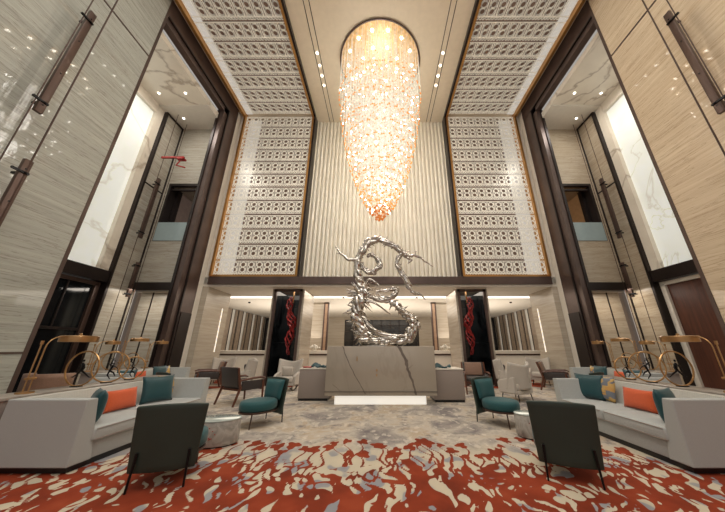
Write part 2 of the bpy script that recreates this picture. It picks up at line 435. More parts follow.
    MB().box(9.64, 9.78, 7.05, 7.17, 0, 3.42).box(9.64, 9.78, 8.66, 8.76, 0, 3.42).box(9.64, 9.78, 7.05, 8.76, 3.38, 3.5).build('door_frame', rodmat if sx<0 else whitep, d, mx=sx, smooth=False)
    if sx < 0: MB().box(9.66, 9.74, 7.2, 8.66, 1.9, 1.98).box(9.68,9.72,7.9,7.94,1.98,3.38).build('door_rail', bronze_d, d, mx=sx, smooth=False)
    # side wall under the wing (stone pier face) with a vertical light line
    struct('wall_pier_' + side, MB().box(6.97, 7.5, 10.42, 12.1, 0, 3.72), stoneP, mx=sx, smooth=False)
    l = MB().box(6.95, 6.97, 11.62, 11.66, 1.2, 3.0).build('wall_light_line', ledsoft, mx=sx, smooth=False)
    tag(l, 'thin vertical light line on the %s stone pier' % side, 'light')

# centre ribbed wall
w = MB()
nr = 36; xw = 3.45
poly = []
for i in range(nr):
    a = -xw + 2*xw*i/nr; p_ = 2*xw/nr
    poly += [(a, 10.95), (a+p_*.12, 10.86), (a+p_*.5, 10.82), (a+p_*.88, 10.86)]
poly += [(xw, 10.95), (xw, 11.1), (-xw, 11.1)]
vs_ = [(x_, y_, z_) for z_ in (3.9, HC) for x_, y_ in poly]
n_ = len(poly)
w.add(vs_, [(i, (i+1) % n_, (i+1) % n_ + n_, i + n_) for i in range(n_)])
struct('wall_centre', w, creamW, ang=20)
# lintel beam and soffit, low ceiling
struct('trim_21', MB().box(-7.0, 7.0, YB-.08, 11.1, 3.80, 4.12, .01), bronze, smooth=False)
struct('wall_lintel', MB().box(-7.6, 7.6, YB+.0, 12.6, 3.72, 3.80).box(-7.6,7.6,12.5,12.6,3.8,4.4), whitep, smooth=False)
struct('trim_22', MB().box(-10, 10, 13.9, 14.5, 3.97, 4.0), led, smooth=False)
struct('ceiling', MB().box(-11, 11, 12.6, 25, 4.0, 4.2).box(-11,-7.5,11,12.6,4.0,4.2).box(7.5,11,11,12.6,4.0,4.2), lowceil, smooth=False)
# far walls of the lounge behind
struct('wall_back', MB().box(-11, -3.2, 24.4, 24.6, 0, 4.0).box(3.5, 11, 24.4, 24.6, 0, 4.0).box(-3.2, 3.5, 24.4, 24.6, 0, 1.2).box(-3.2,3.5,24.4,24.6,3.75,4.0), stoneP, smooth=False)
wn = MB().box(-3.2, 3.5, 24.5, 24.55, 1.2, 3.75).build('window_1', greywin, smooth=False); wn['kind'] = 'structure'
fr = MB()
for i in range(9): fr.box(-3.2+i*.82, -3.2+i*.82+.06, 24.42, 24.5, 1.2, 3.75)
for z_ in (1.9, 2.7, 3.2): fr.box(-3.2, 3.5, 24.42, 24.5, z_, z_+.05)
fr.build('window_frame', bronze_d, wn, smooth=False)
for sx, side in ((-1,'left'), (1,'right')):
    struct('wall_lounge_' + side, MB().box(10.75, 10.9, 11.5, 24.4, 0, 4.0), fabbox, mx=sx, smooth=False)
    wd = MB().box(7.3, 10.3, 24.3, 24.38, .8, 3.9).build('window_%d' % (2 if sx<0 else 3), greywin, mx=sx, smooth=False); wd['kind']='structure'
    fr = MB()
    for i in range(6): fr.box(7.3+i*.6, 7.36+i*.6, 24.24, 24.3, .8, 3.9)
    fr.build('window_frame', bronze_d, wd, mx=sx, smooth=False)
    # slatted screen along the side of the lounge
    t = thing('slatted_screen', 'taupe slatted wall screen with glowing gaps on the %s of the rear lounge' % side, 'screen', (sx*10.4, 19.6, 0), 0)
    k = 0; yy = 14.9
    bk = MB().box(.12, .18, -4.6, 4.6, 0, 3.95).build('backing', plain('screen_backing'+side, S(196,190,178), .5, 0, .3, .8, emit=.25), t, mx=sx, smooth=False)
    sl = MB(); dk = MB()
    while yy < 24.0:
        wd_ = .5 if k % 2 == 0 else .22
        sl.box(-.02, .08, yy-19.6, yy-19.6+wd_, 0, 3.95)
        dk.box(-.04, .06, yy-19.6+wd_, yy-19.6+wd_+.07, 0, 3.95)
        yy += wd_ + (.62 if k % 2 == 0 else .22); k += 1
    sl.build('slat', slatm, t, mx=sx, smooth=False); dk.build('slat_edge', bronze_d, t, mx=sx, smooth=False)
    # half-height partition with ledge
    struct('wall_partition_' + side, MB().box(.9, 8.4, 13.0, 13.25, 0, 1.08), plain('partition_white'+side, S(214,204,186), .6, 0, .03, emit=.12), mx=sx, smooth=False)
    struct('trim_%d' % (23 if sx<0 else 24), MB().box(.9, 8.4, 12.9, 13.35, 1.10, 1.24, .01), whitep, mx=sx, smooth=False)
    struct('trim_%d' % (25 if sx<0 else 26), MB().box(.9, 8.4, 12.93, 13.3, 1.03, 1.10), rodmat, mx=sx, smooth=False)
    # bronze column with a stone return
    struct('wall_return_' + side, MB().box(3.4, 4.6, 16.25, 16.6, 0, 4.0), stoneP, mx=sx, smooth=False)
    t = thing('bronze_column', 'slim bronze column on the %s behind the silver sculpture' % side, 'column', (sx*3.28, 16.2, 0))
    MB().box(-.15, .15, -.12, .12, 0, 4.0, .01).build('shaft', bronze, t, smooth=False)
    MB().box(-.08, .06, -.135, -.12, .3, 3.9).build('inlay', plain('rose_bronze'+side, S(176,146,124), .3, .4), t, mx=sx, smooth=False)
    # pillar with dark glass niche
    w = MB().box(4.42, 4.55, 10.95, 12.6, 0, 3.72).box(3.2, 3.32, 10.95, 12.6, 0, 3.72).box(3.32, 4.42, 12.3, 12.6, 0, 3.72)
    struct('wall_pillar_' + side, w, stoneP, mx=sx, smooth=False)
    struct('trim_%d' % (27 if sx<0 else 28), MB().box(4.36, 4.47, 10.9, 11.0, 0, 3.72).box(3.28, 3.38, 10.9, 11.0, 0, 3.72).box(3.28, 4.47, 10.9, 11.0, 3.62, 3.72), bronze, mx=sx, smooth=False)
    n_ = MB().box(3.34, 4.4, 12.2, 12.28, 0, 3.7).box(4.38,4.41,11.0,12.2,0,3.7).box(3.33,3.36,11.0,12.2,0,3.7).build('window_%d' % (4 if sx<0 else 5), glassdk, mx=sx, smooth=False); n_['kind']='structure'
    MB().box(3.36,3.95,12.14,12.2,2.75,3.1).box(3.36,4.4,12.14,12.2,1.55,1.6).box(4.05,4.2,12.14,12.2,2.3,3.6).build('window_frame', greywin, n_, mx=sx, smooth=False)

# ------------------------------------------------------------------ lattice screens
def lattice(nu, nv, pu, pv, depth, seg=14):
    """pattern in (u, v), extruded along w by depth"""
    m = MB()
    def ann(cu, cv, r0, r1, d=depth):
        vs=[]; fs=[]
        for k in range(seg):
            a = 2*PI*k/seg; ca, sa = math.cos(a), math.sin(a)
            vs += [(cu+r0*ca, cv+r0*sa, 0), (cu+r1*ca, cv+r1*sa, 0), (cu+r0*ca, cv+r0*sa, -d), (cu+r1*ca, cv+r1*sa, -d)]
        for k in range(seg):
            q = 4*((k+1)%seg); p = 4*k
            fs += [(p,p+1,q+1,q), (p,q,q+2,p+2), (p+1,p+3,q+3,q+1)]
        m.add(vs, fs)
    for i in range(nu):
        for j in range(nv):
            u = (i+.5)*pu; v = j*pv
            ann(u, v+pv*.345, pu*.25, pu*.37); ann(u, v+pv*.655, pu*.25, pu*.37)
            for q in (-.3, 0, .3):
                ann(u+q*pu*1.05, v+pv*.055, pu*.09, pu*.16)
                m.box(u+q*pu-.012, u+q*pu+.012, v+pv*.12, v+pv*.22, -depth*.6, 0) if q else None
            m.box(u-pu*.5+.02, u-pu*.5+.042, v+pv*.16, v+pv*.87, -depth, 0)
            m.box(u+pu*.5-.042, u+pu*.5-.02, v+pv*.16, v+pv*.87, -depth, 0)
    for j in range(nv):
        for q in (.135, .865):
            m.box(0, nu*pu, j*pv+pv*q-.014, j*pv+pv*q+.014, -depth, 0)
    return m
XI, XO = 3.42, 6.98
for sx, side in ((-1,'left'), (1,'right')):
    t = thing('lattice_screen', 'tall pearl white ring lattice wall screen %s of the ribbed panel, framed in gold' % side, 'screen', (0, YB, 0), 0, 'ring lattice wall screens')
    nu, nv = 10, 12; z0 = 4.14; pu = (XO-XI-.16)/nu; pv = (HC-.1-z0)/nv
    m = lattice(nu, nv, pu, pv, .02); m.v = [(XI+.08+a, -(c+.05)+.02, z0+.04+b) for a, b, c in m.v]
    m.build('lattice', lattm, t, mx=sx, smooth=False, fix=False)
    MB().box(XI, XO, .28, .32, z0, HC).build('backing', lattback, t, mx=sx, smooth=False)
    MB().box(XI-.02, XI+.07, -.10, .42, z0, HC).box(XO-.09, XO, -.14, .3, z0, HC).box(XI, XO, -.08, .3, 4.12, 4.2).build('gold_frame', gold, t, mx=sx, smooth=False)
    MB().box(XI-.1, XI-.02, -.06, .45, z0, HC).build('dark_trim', bronze_d, t, mx=sx, smooth=False)  # dark bronze strip along the inner edge of the gold frame
    MB().box(XO-.75, XO-.1, .24, .27, z0+.1, HC-.1).build('light_strip', glowp, t, mx=sx, smooth=False)
    t = thing('lattice_soffit', 'pearl white ring lattice ceiling screen above the %s side, framed in gold' % side, 'screen', (0, 0, HC), 0, 'ring lattice ceiling screens')
    ny = 12; pv2 = .68
    m = lattice(nu, ny, pu, pv2, .04, 12); m.v = [(XI+.08+a, YB-.15-b, c-.02) for a, b, c in m.v]
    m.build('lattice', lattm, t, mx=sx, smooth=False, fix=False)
    ye = YB-ny*pv2
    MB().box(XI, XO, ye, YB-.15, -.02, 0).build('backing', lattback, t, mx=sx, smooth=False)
    MB().box(XI-.02, XI+.07, ye, YB-.11, -.24, 0).box(XO-.09, XO+.02, ye, YB-.15, -.26, 0).build('gold_frame', gold, t, mx=sx, smooth=False)
    MB().box(XI-.1, XI-.02, ye, YB-.08, -.2, 0).build('dark_trim', bronze_d, t, mx=sx, smooth=False)  # dark bronze strip, as on the wall screen
    MB().box(XO-.42, XO-.1, ye, YB-.1, -.05, -.03).build('light_strip', glowp, t, mx=sx, smooth=False)

# ------------------------------------------------------------------ ceiling tracks and downlights
for sx, side in ((-1,'left'),(1,'right')):
    t = thing('spotlight_track', 'pair of thin recessed ceiling tracks with four bright spots, %s of the chandelier' % side, 'light', (sx*2.58, 7.0, HC))
    for q in (-.1, .1): MB().box(q-.012, q+.012, -5, 3.8, -.012, 0).build('slot', bronze_d, t, smooth=False)
    for yy in (.35, .85, 1.3, 1.75): MB().lathe([(.04,0),(.04,-.03),(.03,-.035)], (0, yy, 0), 12).build('spot_lens', spotm, t)
dn = 0
for (x_, y_, z_, lb) in ((-9.0,9.2,11.3,'small downlight in the white soffit high in the left bay'),(9.0,9.2,11.3,'small downlight in the white soffit high in the right bay'),
    (-8.1,8.0,11.38,'small downlight in the left marble bay ceiling nearer the hall'),(-9.2,8.0,11.38,'small downlight in the left marble bay ceiling nearer the pale wall'),
    (8.1,8.0,11.38,'small downlight in the right marble bay ceiling nearer the hall'),(9.2,8.0,11.38,'small downlight in the right marble bay ceiling nearer the pale wall')):
    o = MB().lathe([(.035,0),(.035,-.02),(.025,-.025)], (0,0,0), 12).build('downlight', spotm); o.location = (x_,y_,z_); tag(o, lb, 'light')
for sx, side in ((-1,'left'),(1,'right')):
    for i, (x_, y_) in enumerate(((8.0,16.0),(2.0,14.2),(5.6,15.4))):
        o = MB().lathe([(.07,0),(.07,-.06),(.05,-.07)], (0,0,0), 12).build('ceiling_spot', blackmt); o.location=(sx*x_, y_, 4.0)
        tag(o, 'small black ceiling spot above the rear lounge, %s, %s' % (side, ['outermost','near the centre','in the middle of its side'][i]), 'light')
    o = MB().box(-.05,.05,-1.1,1.1,-.02,0).box(-.05,.05,1.5,1.8,-.02,0).build('air_slot', bronze_d, smooth=False); o.location=(sx*6.7,17.5,4.0)
    tag(o, 'dark slot air vent in the rear lounge ceiling, %s side' % side, 'vent')

# ------------------------------------------------------------------ chandelier
ch = thing('crystal_chandelier', 'huge tapering chandelier of clear and amber crystal strands hung from a round gold plate', 'chandelier', (0, 7.8, HC))
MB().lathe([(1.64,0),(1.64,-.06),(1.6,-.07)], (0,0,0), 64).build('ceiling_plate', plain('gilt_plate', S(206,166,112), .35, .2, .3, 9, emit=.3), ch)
MB().ring((0,0,-.05), 1.65, .035, 64, 6, 'z').build('plate_rim', bronze, ch)
def envr(z):   # z below ceiling (positive down)
    pts = [(0,1.62),(1.0,1.64),(2.2,1.62),(3.2,1.52),(4.2,1.36),(5.2,1.14),(6.1,.86),(6.7,.60),(7.1,.38),(7.35,.18),(7.45,0)]
    for (a, ra), (b, rb) in zip(pts, pts[1:]):
        if a <= z <= b: return ra + (rb-ra)*(z-a)/(b-a)
    return 0
def endz(r):
    z = 7.45
    while z > 2.0 and envr(z) < r: z -= .03
    return z
strands = MB(); clear = MB(); amber = MB(); low = []
rr_ = random.Random(3)
rad = 0.04
rings = []
while rad < 1.62:
    n = max(5, int(2*PI*rad/.125))
    for k in range(n):
        a = 2*PI*(k + (.5 if len(rings)%2 else 0))/n
        rings.append((rad*math.cos(a), rad*math.sin(a), rad))
    rad += .105
for (x_, y_, r_) in rings:
    ze = endz(r_) + rr_.uniform(-.08, .0)
    w_ = .0042
    strands.add([(x_-w_,y_-w_,-.06),(x_+w_,y_-w_,-.06),(x_,y_+w_,-.06),(x_-w_,y_-w_,-ze),(x_+w_,y_-w_,-ze),(x_,y_+w_,-ze)], [(0,1,4,3),(1,2,5,4),(2,0,3,5)])
    z = 1.4 + rr_.random()*.9
    first = rr_.random() < .8
    while z < ze:
        if envr(z) > 0:
            s_ = rr_.uniform(.022, .036)
            depth_in = ze - z
            if rr_.random() < .30 or (depth_in < .8 and rr_.random() < .35) or z > 6.75:
                low.append((ze if depth_in < .3 else z, x_, y_, z, s_*(1.1 if z > 6 else .95)))
            else: clear.octa((x_, y_, -z), s_*.9, s_*1.3)
        z += rr_.uniform(.34, .62) if z < 5.8 else rr_.uniform(.18, .34)
    low.append((ze+10 if ze > 6.6 else ze, x_, y_, ze, .036))
low.sort(key=lambda q: -q[3])
for _ in range(500):   # crystals near the ceiling plate
    a = rr_.random()*2*PI; r_ = math.sqrt(rr_.random())*1.58
    clear.octa((r_*math.cos(a), r_*math.sin(a), -rr_.uniform(.1, 1.8)), .018, .026)
ambm = emis('amber_crystal', (1,.34,.03), .95, (.10,.06,.02)); ambd = emis('deep_amber_crystal', S(214,116,36), .85, (.08,.03,.01))
clm = emis('clear_crystal', (1,.90,.70), 1.05, (.05,.045,.04))
strands.build('strand', emis('strand_wire', (1,.86,.66), .85, (.03,.028,.025)), ch, smooth=False, fix=False)['kind'] = 'stuff'  # wire emission paints a white haze among the strands
bright = MB()  # extra crystals with strong emission, added for glitter and wall sparkle
for _ in range(240):
    a = rr_.random()*2*PI; z = rr_.uniform(1.6, 7.2); r_ = envr(z)*math.sqrt(rr_.uniform(.3, 1))
    bright.octa((r_*math.cos(a), r_*math.sin(a), -z), .022, .03)
bright.build('bright_crystal', emis('bright_crystal', (1,.93,.84), 36, (.1,.1,.1)), ch, smooth=False, fix=False)['kind'] = 'stuff'
clear.build('clear_crystal', clm, ch, smooth=False, fix=False)['kind'] = 'stuff'
for q in low[:100]:
    MB().octa((0,0,0), q[4]*1.15, q[4]*1.5).build('amber_drop', ambd if q[3] > 7.0 else ambm, ch, smooth=False, fix=False).location = (q[1], q[2], -q[3])
for q in low[100:]: amber.octa((q[1], q[2], -q[3]), q[4]*.85, q[4]*1.4)
amber.build('amber_crystal', ambm, ch, smooth=False, fix=False)['kind'] = 'stuff'
for i in range(14):
    a = 2*PI*i/14
    MB().lathe([(.05,-.07),(.05,-.1),(.03,-.11)], (1.34*math.cos(a), 1.34*math.sin(a), 0), 10).build('plate_lamp', emis('plate_lamp_lens',(1,.92,.78),22) if i==0 else bpy.data.materials['plate_lamp_lens'], ch)
for i in range(8):
    a = 2*PI*(i+.5)/8
    MB().lathe([(.05,-.07),(.05,-.1),(.03,-.11)], (.75*math.cos(a), .75*math.sin(a), 0), 10).build('plate_lamp', bpy.data.materials['plate_lamp_lens'], ch)

# ------------------------------------------------------------------ hanging wall light bars
for sx, side in ((-1,'left'),(1,'right')):
    def bar(x, y, z0, z1, label, name='hanging_light_bar', w=.10, br=True, cab=None):
        t = thing(name, label, 'light bar', (sx*x, y, z0))
        h = z1 - z0
        MB().box(-.035, .035, -w, w, 0, h, .008).build('housing', rodmat, t)
        if br:
            for zz in (h*.08, h*.9):
                MB().box(-.2, .06, -.02, .02, zz-.02, zz+.02).box(.02,.06,-w-.12,w,zz-.02,zz+.02).build('bracket', blackmt, t, mx=-sx, smooth=False)
        for zz in (.06, .35, .68, .93): MB().box(-.045,.045,-.012,.012,h*zz-.012,h*zz+.012).build('bolt', blackmt, t, smooth=False)
    o = MB().tube([(sx*6.85, 3.86, 0), (sx*6.85, 3.86, HC)], .012, 5).build('suspension_cable', cable)
    tag(o, 'thin dark cable in front of the %s stone wall, farther from the entrance bay' % side, 'cable')
    o = MB().tube([(sx*6.85, 4.22, 0.0), (sx*6.85, 4.22, HC)], .016, 5).build('suspension_cable', cable)
    tag(o, 'thin dark cable in front of the %s stone wall, nearer the entrance bay' % side, 'cable')
    bar(6.88, 3.98, 5.85, 8.95, 'long copper light bar hung high before the near %s stone wall' % side, w=.065)
    bar(6.88, 4.2, 2.0, 4.85, 'lower copper light bar cut by the %s edge of the view' % side, w=.065)
    for yy, lb in ((9.0,'nearer the hall'),(9.55,'nearer the corner')):
        o = MB().tube([(sx*9.1, yy, 0), (sx*9.1, yy, 11.3)], .01, 5).build('suspension_cable', cable)
        tag(o, 'thin cable inside the %s bay, %s' % (side, lb), 'cable')
    bar(9.1, 9.1, 5.3, 7.95, 'upper slim light bar hung inside the %s bay' % side, w=.07)
    bar(9.1, 9.35, 3.1, 4.4, 'lower slim light bar hung inside the %s bay' % side, w=.07)
# red pipe bracket in the left bay
t = thing('red_valve_bracket', 'red metal bracket with a small fitting high in the left bay', 'bracket', (-9.1, 9.0, 8.95))
MB().box(-.1, .85, -.04, .04, -.05, .03, .01).build('arm', redglass, t)
MB().box(.6, .9, -.1, .1, -.14, -.06, .01).tube([(.75,0,-.1),(.6,.0,-.4),(1.0,0,-.52)], .03, 6).build('fitting', redglass, t)

# ------------------------------------------------------------------ reception desk
t = thing('reception_desk', 'veined beige marble reception desk with a glowing plinth', 'desk', (0, 7.9, 0))
MB().box(-1.42, 1.46, -.45, .45, .22, 1.42, .012).build('marble_body', marbD, t)
MB().box(-1.43, 1.47, -.462, .45, .31, .318).build('joint_line', bronze_d, t, smooth=False)
MB().box(-1.18, 1.2, -.3, .4, 0, .22).build('glowing_plinth', emis('plinth_glow', (.95,.91,.82), .6), t, smooth=False)
for a_ in ((-.62,-.6,1.05,1.16),(-.1,-.07,.68,.73),(-.1,-.07,.80,.85)): MB().box(a_[0],a_[1],-.465,-.455,a_[2],a_[3]).build('brass_inset', brass, t, smooth=False)
for sx, side, xa, xb, yy in ((-1,'left',1.43,2.28,8.06),(1,'right',1.46,2.3,7.85)):
    t = thing('counter_cabinet', 'taupe fabric-faced side counter on a black plinth, %s of the marble desk' % side, 'counter', (sx*(xa+xb)/2, yy+.4, 0))
    hw = (xb-xa)/2
    MB().box(-hw, hw, -.4, .4, .06, .80, .015).build('body', fabbox, t)
    MB().box(-hw-.01, hw+.01, -.41, .41, .80, .83, .006).build('top', whitep, t)
    MB().box(-hw+.02, hw-.02, -.38, .38, 0, .06).build('plinth', blackm, t, smooth=False)
    cl = MB()
    def cloth(u, v, s=sx): return (-.26+.5*u, -.1+.2*v, .03 + .05*math.sin(u*7)*math.sin(v*3.1) + .05*noise.noise(Vector((u*4, v*4, s))) + .03*math.sin(v*3.14))
    cl.grid(cloth, 14, 8)
    o = cl.build('folded_cloth', tealdk, solid=.02); o.location = (sx*(xa+.3), yy+.2, .835); tag(o, 'crumpled teal cloth lying on the %s counter' % side, 'cloth')
o = MB().box(-.12,.12,-.07,.07,0,.04,.015).build('red_box', redglass); o.location=(-2.1, 8.2, .832); tag(o, 'small flat red box on the left counter', 'box')

veinm = plain('grey_brown_vein', S(112,102,94), .25, 0, .15, 8)
dk_ = bpy.data.objects['reception_desk']
def vein(pts, w0, w1, seed):
    P3 = []
    for a_, b_ in pts:
        u_ = (180+a_/2.589-380)/260.5; v_ = (256-(225+b_/2.589))/260.5
        P_ = math.radians(19.25); t_ = 7.449/(math.cos(P_)-v_*math.sin(P_)); P3.append((u_*t_, 0, 1.4+(math.sin(P_)+v_*math.cos(P_))*t_))
    pp = []
    for i in range(len(P3)-1):
        for k in range(8):
            t_ = k/8; pp.append([P3[i][q]*(1-t_)+P3[i+1][q]*t_ for q in (0,2)])
    pp.append([P3[-1][0], P3[-1][2]]); n = len(pp); vs=[]
    for i, (a_, b_) in enumerate(pp):
        w_ = (w0+(w1-w0)*i/n)*(1+.7*noise.noise(Vector((i*.4, seed, 0)))); j_ = .02*noise.noise(Vector((i*.3, seed, 4)))
        b_ = min(b_, 1.415); vs += [(a_-w_+j_, -.4515, b_), (a_+w_+j_, -.4515, b_)]
    MB().add(vs, [(2*i, 2*i+1, 2*i+3, 2*i+2) for i in range(n-1)]).build('marble_vein', veinm, dk_, smooth=False, fix=False)
vein([(420,312),(432,345),(450,385),(468,415),(480,438)], .012, .008, 1)
vein([(395,412),(415,430),(440,436),(466,424)], .006, .004, 2)
vein([(565,312),(585,350),(590,375),(600,400),(612,440)], .045, .022, 3)
vein([(590,372),(604,362)], .008, .002, 4)
# ------------------------------------------------------------------ silver dragon sculpture
def px(x, y, Yp=7.9):   # sculpture drawing in picture units -> metres on the desk
    F_=260.5; P_=math.radians(19.25); c_, s_=math.cos(P_), math.sin(P_)
    u=(x-380)/F_; v=(256-y)/F_
    t_=Yp/(c_-v*s_); return Vector((u*t_, Yp, 1.4+(s_+v*c_)*t_))
def smoothpts(pts, n=6):
    out=[]
    for i in range(len(pts)-1):
        p0=pts[max(i-1,0)]; p1=pts[i]; p2=pts[i+1]; p3=pts[min(i+2,len(pts)-1)]
        for k in range(n):
            t_=k/n; out.append(tuple(.5*((2*b)+(-a+c)*t_+(2*a-5*b+4*c-d)*t_*t_+(-a+3*b-3*c+d)*t_**3) for a,b,c,d in zip(p0,p1,p2,p3)))
    out.append(tuple(pts[-1])); return out
sc = thing('dragon_sculpture', 'tall twisting silver dragon-like sculpture standing on the marble desk', 'sculpture', (0, 7.9, 1.42))
K = 4.267
def strand_(mb, pts, r0, r1, dy=0.0, tw=.0, nst=1, seg=7, mid=None, seed=0):
    P3 = []
    for i, q in enumerate(pts):
        yy = dy + (q[2] if len(q) > 2 else 0)
        p = px(320+q[0]/K, 230+q[1]/K, 7.9+yy) - Vector((0, 7.9, 1.42)); P3.append(tuple(p))
    P3 = smoothpts(P3, 7); n = len(P3)
    for s_ in range(nst + (1 if nst > 1 else 0)):
        out=[]; rads=[]
        if s_ == nst and nst > 1:
            mb.tube([Vector(p) for p in P3], [.8*(r0+(r1-r0)*i/(n-1) if mid is None else (r0+(mid-r0)*i/(n-1)*2 if i/(n-1)<.5 else mid+(r1-mid)*(i/(n-1)*2-1))) for i in range(n)], 10); continue
        for i, p in enumerate(P3):
            t_ = i/(n-1); base = r0+(r1-r0)*t_ if mid is None else (r0+(mid-r0)*t_*2 if t_<.5 else mid+(r1-mid)*(t_*2-1))
            a = 2*PI*s_/nst + t_*tw; off = base*(.5 if nst > 1 else 0)
            d = Vector(P3[min(i+1,n-1)])-Vector(P3[max(i-1,0)]); d.normalize()
            nrm = Vector((-d.z, 0, d.x)); q = Vector(p)+nrm*off*math.cos(a)+Vector((0,1,0))*off*math.sin(a)
            q += Vector((noise.noise(Vector((i*.21,s_,seed))), noise.noise(Vector((i*.21,s_+9,seed))), noise.noise(Vector((i*.21,s_+5,seed+3)))))*base*.8
            out.append(q); rads.append(max(.006, base*(.5 if nst>1 else 1)*(1+.4*noise.noise(Vector((i*.5, s_*3, seed))))))
        mb.tube(out, rads, seg)
def fringe(mb, pts, r, n, ln, seed):
    rq = random.Random(seed)
    for _ in range(n):
        i = rq.randrange(len(pts)-1); t_ = rq.random(); x_=pts[i][0]*(1-t_)+pts[i+1][0]*t_; y_=pts[i][1]*(1-t_)+pts[i+1][1]*t_
        a = rq.random()*2*PI; l = ln*rq.uniform(.5,1)
        p = px(320+x_/K, 230+y_/K, 7.9+rq.uniform(-.08,.08)) - Vector((0,7.9,1.42))
        d = Vector((math.cos(a), rq.uniform(-.5,.5), math.sin(a)))
        mb.tube([p, p+d*l*.5+Vector((0,0,.02)), p+d*l], [r, r*.7, .004], 5)
arch = [(170,205),(158,160),(172,105),(205,58),(248,40),(292,56),(330,80),(360,104)]
body = [(168,200),(176,232),(182,262),(168,300),(160,350),(166,400),(180,440),(200,470)]
base_ = [(170,462),(230,472),(290,474),(350,470),(385,450),(402,415),(388,380),(352,350),(326,322),(300,306)]
m = MB()
strand_(m, arch, .13, .09, tw=8, nst=5, mid=.12, seed=1); strand_(m, body, .11, .16, tw=9, nst=7, mid=.19, seed=2)
strand_(m, base_, .15, .07, tw=10, nst=6, mid=.15, seed=3)
strand_(m, [(190,380),(212,412),(252,440),(300,450),(360,452)], .05, .05, -.1, tw=5, nst=2, mid=.09, seed=4)
m.build('body', chrome, sc, ang=60)
m = MB()
strand_(m, [(360,104),(385,112),(404,108),(430,120),(455,138),(482,156)], .07, .012, seed=5, nst=1); strand_(m, [(400,110),(408,92),(414,88)], .03,.008, seed=5)
strand_(m, [(345,100),(372,118),(388,130),(372,142)], .06, .03, seed=6); 
strand_(m, [(348,104),(326,138),(342,172),(368,212),(380,245),(402,270),(428,275),(450,298)], .08, .01, mid=.09, tw=6, nst=4, seed=7)
fringe(m, [(326,138),(342,172),(368,212),(385,240)], .03, 16, .16, 3); m.build('head', chrome, sc, ang=60)
m = MB()
strand_(m, [(165,122),(138,128),(112,120),(88,98),(70,76),(68,66)], .07, .015, seed=8); strand_(m,[(88,98),(78,102),(70,96)],.02,.006,seed=8); m.build('tail', chrome, sc, ang=60)
m = MB()
strand_(m, [(175,150),(190,170),(215,182),(240,168),(256,145),(238,118),(216,104),(202,116)], .07, .04, tw=5, nst=4, mid=.10, seed=9)
fringe(m, [(215,182),(240,168),(256,145)], .02, 10, .12, 9); m.build('coil', chrome, sc, ang=60)
def leg_part(nm_, *a, **k):
    q_ = MB(); strand_(q_, *a, **k); q_.build(nm_, chrome, sc, ang=60)
leg_part('foreleg', [(180,262),(228,288),(275,300),(312,282),(326,252),(285,256),(240,262)], .09, .04, mid=.09, tw=5, nst=4, seed=10)
leg_part('foreleg', [(188,300),(225,308),(262,330),(300,360)], .06, .015, tw=3, nst=2, seed=11)
leg_part('claw', [(196,232),(210,210),(240,226),(252,240)], .04, .03, seed=12); leg_part('claw', [(320,300),(322,318),(356,328)],.05,.01,seed=13)
leg_part('foreleg', [(330,265),(300,285),(268,280),(240,270)], .03, .02, -.08, seed=17)
for a in ([(180,258),(145,262),(110,250)],[(178,268),(142,282),(114,284)],[(165,318),(132,340),(95,358)],[(165,295),(140,300),(118,322)],[(175,245),(150,240),(134,226)],[(160,330),(140,350),(128,352)],[(175,450),(158,462),(146,455)],[(180,280),(150,270),(122,262)]):
    q_=MB(); strand_(q_, a, .05, .006, seed=a[0][1]); q_.build('claw', chrome, sc, ang=60)
m = MB(); fringe(m, body[1:], .05, 90, .42, 5); fringe(m, [(182,250),(168,320)], .04, 34, .5, 15); fringe(m, base_, .045, 60, .26, 6); fringe(m, [(228,288),(275,300),(312,282)], .025, 18, .16, 7); fringe(m, arch, .035, 50, .22, 8)
m.build('bristle', chrome, sc, ang=60)['kind'] = 'stuff'
MB().lathe([(.34,0),(.34,.03),(.3,.04)], (-.08,0,0), 24, 1.6, .8).build('foot_plate', chrome, sc)

# ------------------------------------------------------------------ red hanging glass sculptures
for sx, side in ((-1,'left'),(1,'right')):
    t = thing('hanging_red_sculpture', 'twisted red glass sculpture hanging in the %s dark pillar niche' % side, 'sculpture', (sx*3.75, 11.3, 0))
    MB().tube([(0,0,3.72),(0,0,3.2)], .03, 6).build('hanging_rod', brass, t)
    m = MB()
    for s_ in range(5):
        out=[]; rads=[]
        for i in range(60):
            tt=i/59; z=3.45-2.35*tt; a=tt*13+s_*1.256
            bul=abs(math.sin(tt*PI*3.2+.5)); rr=(.05+.13*bul)*math.sin(PI*min(1,.08+tt*.9))**.5
            cx_=sx*(.10-.16*tt+.07*math.sin(tt*9))
            out.append((cx_+rr*math.cos(a), rr*math.sin(a)*.7, z)); rads.append(.008+.045*abs(math.sin(tt*15+s_*2))*math.sin(PI*min(1,tt+.03)))
        m.tube(out, rads, 5)
    m.build('red_twist', redglass, t, ang=60)
    for i, xx in enumerate((2.95, 4.6)):
        t = thing('white_flower_bunch', 'low bunch of white flowers on the ledge, %s side, %s' % (side, ['nearer the desk','outer of the two']['01'.index(str(i))]), 'flowers', (sx*xx, 12.75 if i==0 else 13.1, 1.24 if i else 1.245))
        if i == 0: t.location.x = sx*3.1; t.location.y = 13.1
        m = MB(); rq = random.Random(i+7)
        for _ in range(34):
            a=rq.random()*2*PI; r_=rq.random()*.26; z=.07+ .16*(1-r_/.3)*rq.random()
            m.octa((r_*math.cos(a), r_*math.sin(a)*.6, z+.05), .05, .04)
        m.build('petals', whitefl, t)
        MB().lathe([(.06,0),(.1,.05),(.09,.1)], (0,0,0), 12).build('bowl', whitep, t)

